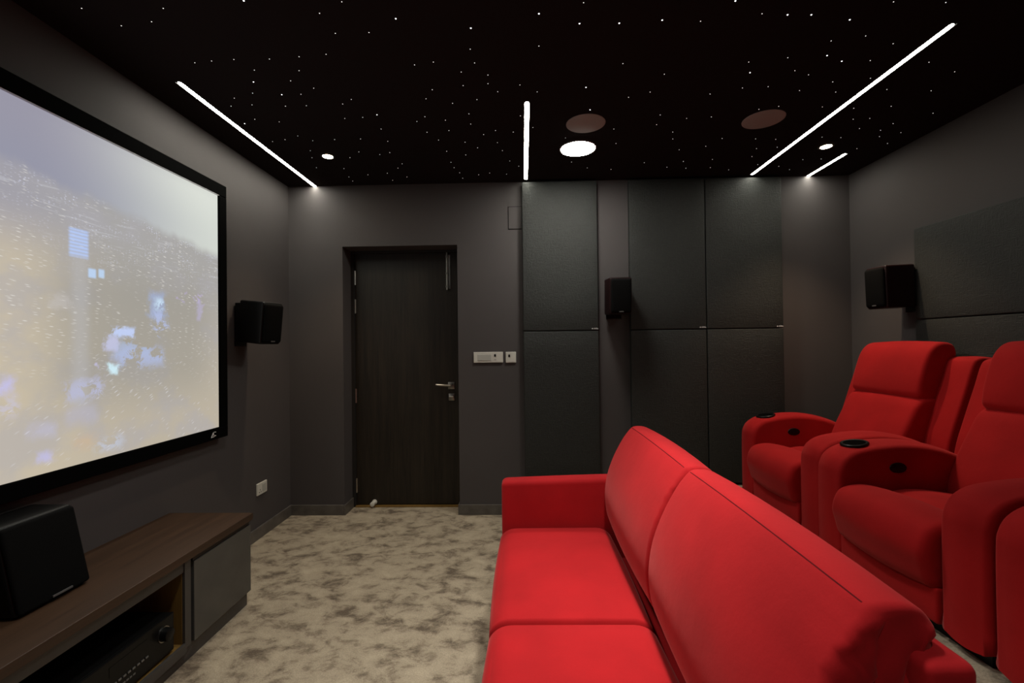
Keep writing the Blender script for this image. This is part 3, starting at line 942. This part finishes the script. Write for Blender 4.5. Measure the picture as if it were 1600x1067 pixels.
BACK = spline([(0.445, 0.445), (0.400, 0.495), (0.384, 0.59), (0.394, 0.69), (0.424, 0.78), (0.468, 0.865), (0.506, 0.917), (0.530, 0.934), (0.575, 0.933), (0.606, 0.915), (0.612, 0.88),
               (0.590, 0.76), (0.560, 0.62), (0.535, 0.50), (0.500, 0.445)], 5)
for (y0, y1, near) in ((0.694, 1.464, True), (1.470, 2.232, False)):
    bm = profile_loft(BACK, y0, y1, 0.020, 0.009, 6, 0.007)
    for v in bm.verts:
        # creases where the cover is pulled at its ends
        d = (v.co.y - y0) / 0.17 if near else (v.co.y - y0) / 0.10
        k = max(0.0, 1 - d) ** 1.5 * max(0.0, 1 - abs(v.co.z - 0.845) / 0.12)
        w_ = math.sin(v.co.z * 175 + v.co.x * 30) * 0.6 + math.sin(v.co.z * 97 - v.co.x * 55 + 1.3) * 0.5
        v.co.x -= (0.0052 if near else 0.005) * k * w_ * (1 if v.co.x < 0.53 else 0.2)
        v.co.y += (0.0075 if near else 0.004) * k * w_ * (1 if v.co.y < y0 + 0.03 else 0)
    cu = obj('back_cushion', bm, SR, t, True, angle=80)
    pts = []
    for i in range(33):
        q = i / 32
        b = y0 + 0.024 + (y1 - y0 - 0.048) * q
        tt = max(0.0, min(1.0, (b - y0 - 0.020) / (y1 - y0 - 0.040)))
        cr = 0.009 * (1 - (2 * tt - 1) ** 2)
        drop = max(0.0, 0.020 - min(b - y0, y1 - b))
        sink = 0.020 - math.sqrt(max(0.0, 0.020 ** 2 - drop ** 2))
        e = cr - sink + 0.0010
        pts.append((0.518 - 0.55 * e, b, 0.9262 + 0.83 * e))
    obj('seam', bm_tube(bmesh.new(), pts, 0.0021, 6), M['piping'], cu, True)
for x in (-0.03, 0.54):
    for y in (0.68, 2.25):
        obj('leg', bm_cyl(bmesh.new(), (x, y, 0.05), (0, 0, 1), 0.018, 0.1, 16, 0.024), M['black_plastic'], t, True)

# ------------------------------------------------------------------ recliners
RR = M['recliner_red']
HW = 0.435            # half width
AW = 0.178            # arm width
ARM = spline([(0.0, 0.045, True), (0.0, 0.40), (0.012, 0.492), (0.055, 0.545), (0.13, 0.574), (0.28, 0.592), (0.42, 0.583), (0.55, 0.548), (0.66, 0.49), (0.76, 0.40), (0.78, 0.045, True)], 6)
WING = spline([(0.650, 0.30, True), (0.680, 0.53), (0.726, 0.685), (0.782, 0.85), (0.817, 0.957), (0.845, 0.990), (0.895, 0.996), (0.938, 0.967), (0.915, 0.70), (0.86, 0.30, True)], 5)
FOOTREST = spline([(-0.045, 0.25), (-0.055, 0.32), (-0.02, 0.395), (0.06, 0.418), (0.15, 0.405), (0.20, 0.36), (0.19, 0.22), (0.08, 0.165), (-0.015, 0.178)], 6)
SEAT = spline([(0.19, 0.18), (0.185, 0.30), (0.21, 0.375), (0.32, 0.394), (0.48, 0.375), (0.60, 0.35), (0.62, 0.25), (0.58, 0.17), (0.38, 0.165)], 6)
LUMBAR = spline([(0.505, 0.34), (0.512, 0.44), (0.555, 0.55), (0.61, 0.66), (0.652, 0.735), (0.70, 0.768), (0.775, 0.76), (0.785, 0.64), (0.72, 0.46), (0.66, 0.35), (0.57, 0.315)], 6)
HEAD = spline([(0.672, 0.775), (0.668, 0.83), (0.688, 0.92), (0.722, 1.015), (0.765, 1.067), (0.82, 1.082), (0.872, 1.062), (0.885, 0.99), (0.86, 0.86), (0.81, 0.76), (0.73, 0.742)], 6)


def make_recliner(loc, label):
    t = thing('recliner_chair', loc, label, 'recliner', 'red velvet cinema recliners on the platform')
    LX, LY, LZ = loc
    T = Matrix.Translation(Vector(loc))
    inner = HW - AW
    for s in (1, -1):
        y0, y1 = (inner, HW) if s > 0 else (-HW, -inner)
        ar = obj('armrest', move(profile_loft(ARM, y0 + 0.001, y1 - 0.001, 0.026, 0.010), T), RR, t, True, angle=80)
        # switch on the seat side of the arm
        yy = inner - 0.0005 if s > 0 else -inner + 0.0005
        if s > 0:
            bm = bm_lathe(bmesh.new(), [(0, 0.004), (0.02, 0.004), (0.024, 0.0025), (0.025, 0), (0, 0)], (0, 0, 0), (0, -1, 0), 28)
            for v in bm.verts:
                v.co.x *= 1.6
            sw = obj('control_switch', move(move(bm, Matrix.Translation((0.275, yy, 0.485))), T), M['black_plastic'], ar, True)
            sw['label'] = 'black oval switch'
            # cup holder sunk into the arm top
            cx, cz = 0.135, 0.5845
            bm = bm_lathe(bmesh.new(), [(0.047, 0.0), (0.0475, 0.004), (0.056, 0.0055), (0.060, 0.002), (0.060, -0.012), (0.047, -0.012)], (0, 0, 0), (0, 0, 1), 40)
            move(bm, T @ Matrix.Translation((cx, (y0 + y1) / 2, cz)) @ Matrix.Rotation(math.radians(-9), 4, 'Y'))
            ch = obj('cup_holder', bm, M['black_plastic'], ar, True)
            ch['label'] = 'black rimmed cup holder'
            bm = bm_lathe(bmesh.new(), [(0, 0.0015), (0.0475, 0.0015), (0.0475, -0.008), (0, -0.008)], (0, 0, 0), (0, 0, 1), 40)
            move(bm, T @ Matrix.Translation((cx, (y0 + y1) / 2, cz)) @ Matrix.Rotation(math.radians(-9), 4, 'Y'))
            cw = obj('cup_well', bm, M['black_matt'], ar)
        obj('back_wing', move(profile_loft(WING, y0 - 0.014 if s > 0 else y0 + 0.018, y1 - 0.018 if s > 0 else y1 + 0.014, 0.014, 0.004), T), RR, t, True, angle=80)
    w = inner - 0.004
    obj('footrest', move(profile_loft(FOOTREST, -w, w, 0.035, 0.014), T), RR, t, True, angle=80)
    obj('seat_cushion', move(profile_loft(SEAT, -w, w, 0.03, 0.016), T), RR, t, True, angle=80)
    obj('backrest', move(profile_loft(LUMBAR, -w - 0.022, w + 0.022, 0.028, 0.012, 6, 0.003), T), RR, t, True, angle=80)
    obj('headrest', move(profile_loft(HEAD, -w - 0.012, w + 0.012, 0.024, 0.008, 6, 0.005), T), RR, t, True, angle=80)
    obj('back_shell', move(soft((0.10, 2 * inner - 0.01, 0.86), 0.02, (0, 0, 0), 3, 3, lambda a, b, c: (a + 0.80 + 0.10 * c, b, c + 0.52)), T), RR, t, True)
    obj('front_panel', move(soft((0.04, 2 * inner - 0.006, 0.135), 0.012, (0.004, 0, 0), 3, 3, lambda a, b, c: (a + 0.015, b, c + 0.115)), T), RR, t, True)
    obj('base', move(box(0.04, 0.74, -HW + 0.03, HW - 0.03, 0.0, 0.045), T), M['black_plastic'], t)
    return t


def place(o, loc, label):
    o.location = loc; o['label'] = label
    return o


rec = make_recliner((1.545, 2.872, RISER), 'red velvet recliner farthest back, nearest the acoustic panels')
place(copy_tree(rec), (1.505, 1.966, RISER), 'middle red velvet recliner, its headrest cut by the right edge')
place(copy_tree(rec), (1.49, 1.07, RISER), 'nearest red recliner, only its armrest in view at right edge')

# ------------------------------------------------------------------ world and colour management
w = bpy.data.worlds.new('world'); scene.world = w; w.use_nodes = True
w.node_tree.nodes['Background'].inputs[0].default_value = (0, 0, 0, 1)
w.node_tree.nodes['Background'].inputs[1].default_value = 0.0
vs = scene.view_settings
scene.display_settings.display_device = 'sRGB'
vs.view_transform = 'Standard'; vs.look = 'None'; vs.gamma = 1.0; vs.exposure = 0.0; vs.use_curve_mapping = False
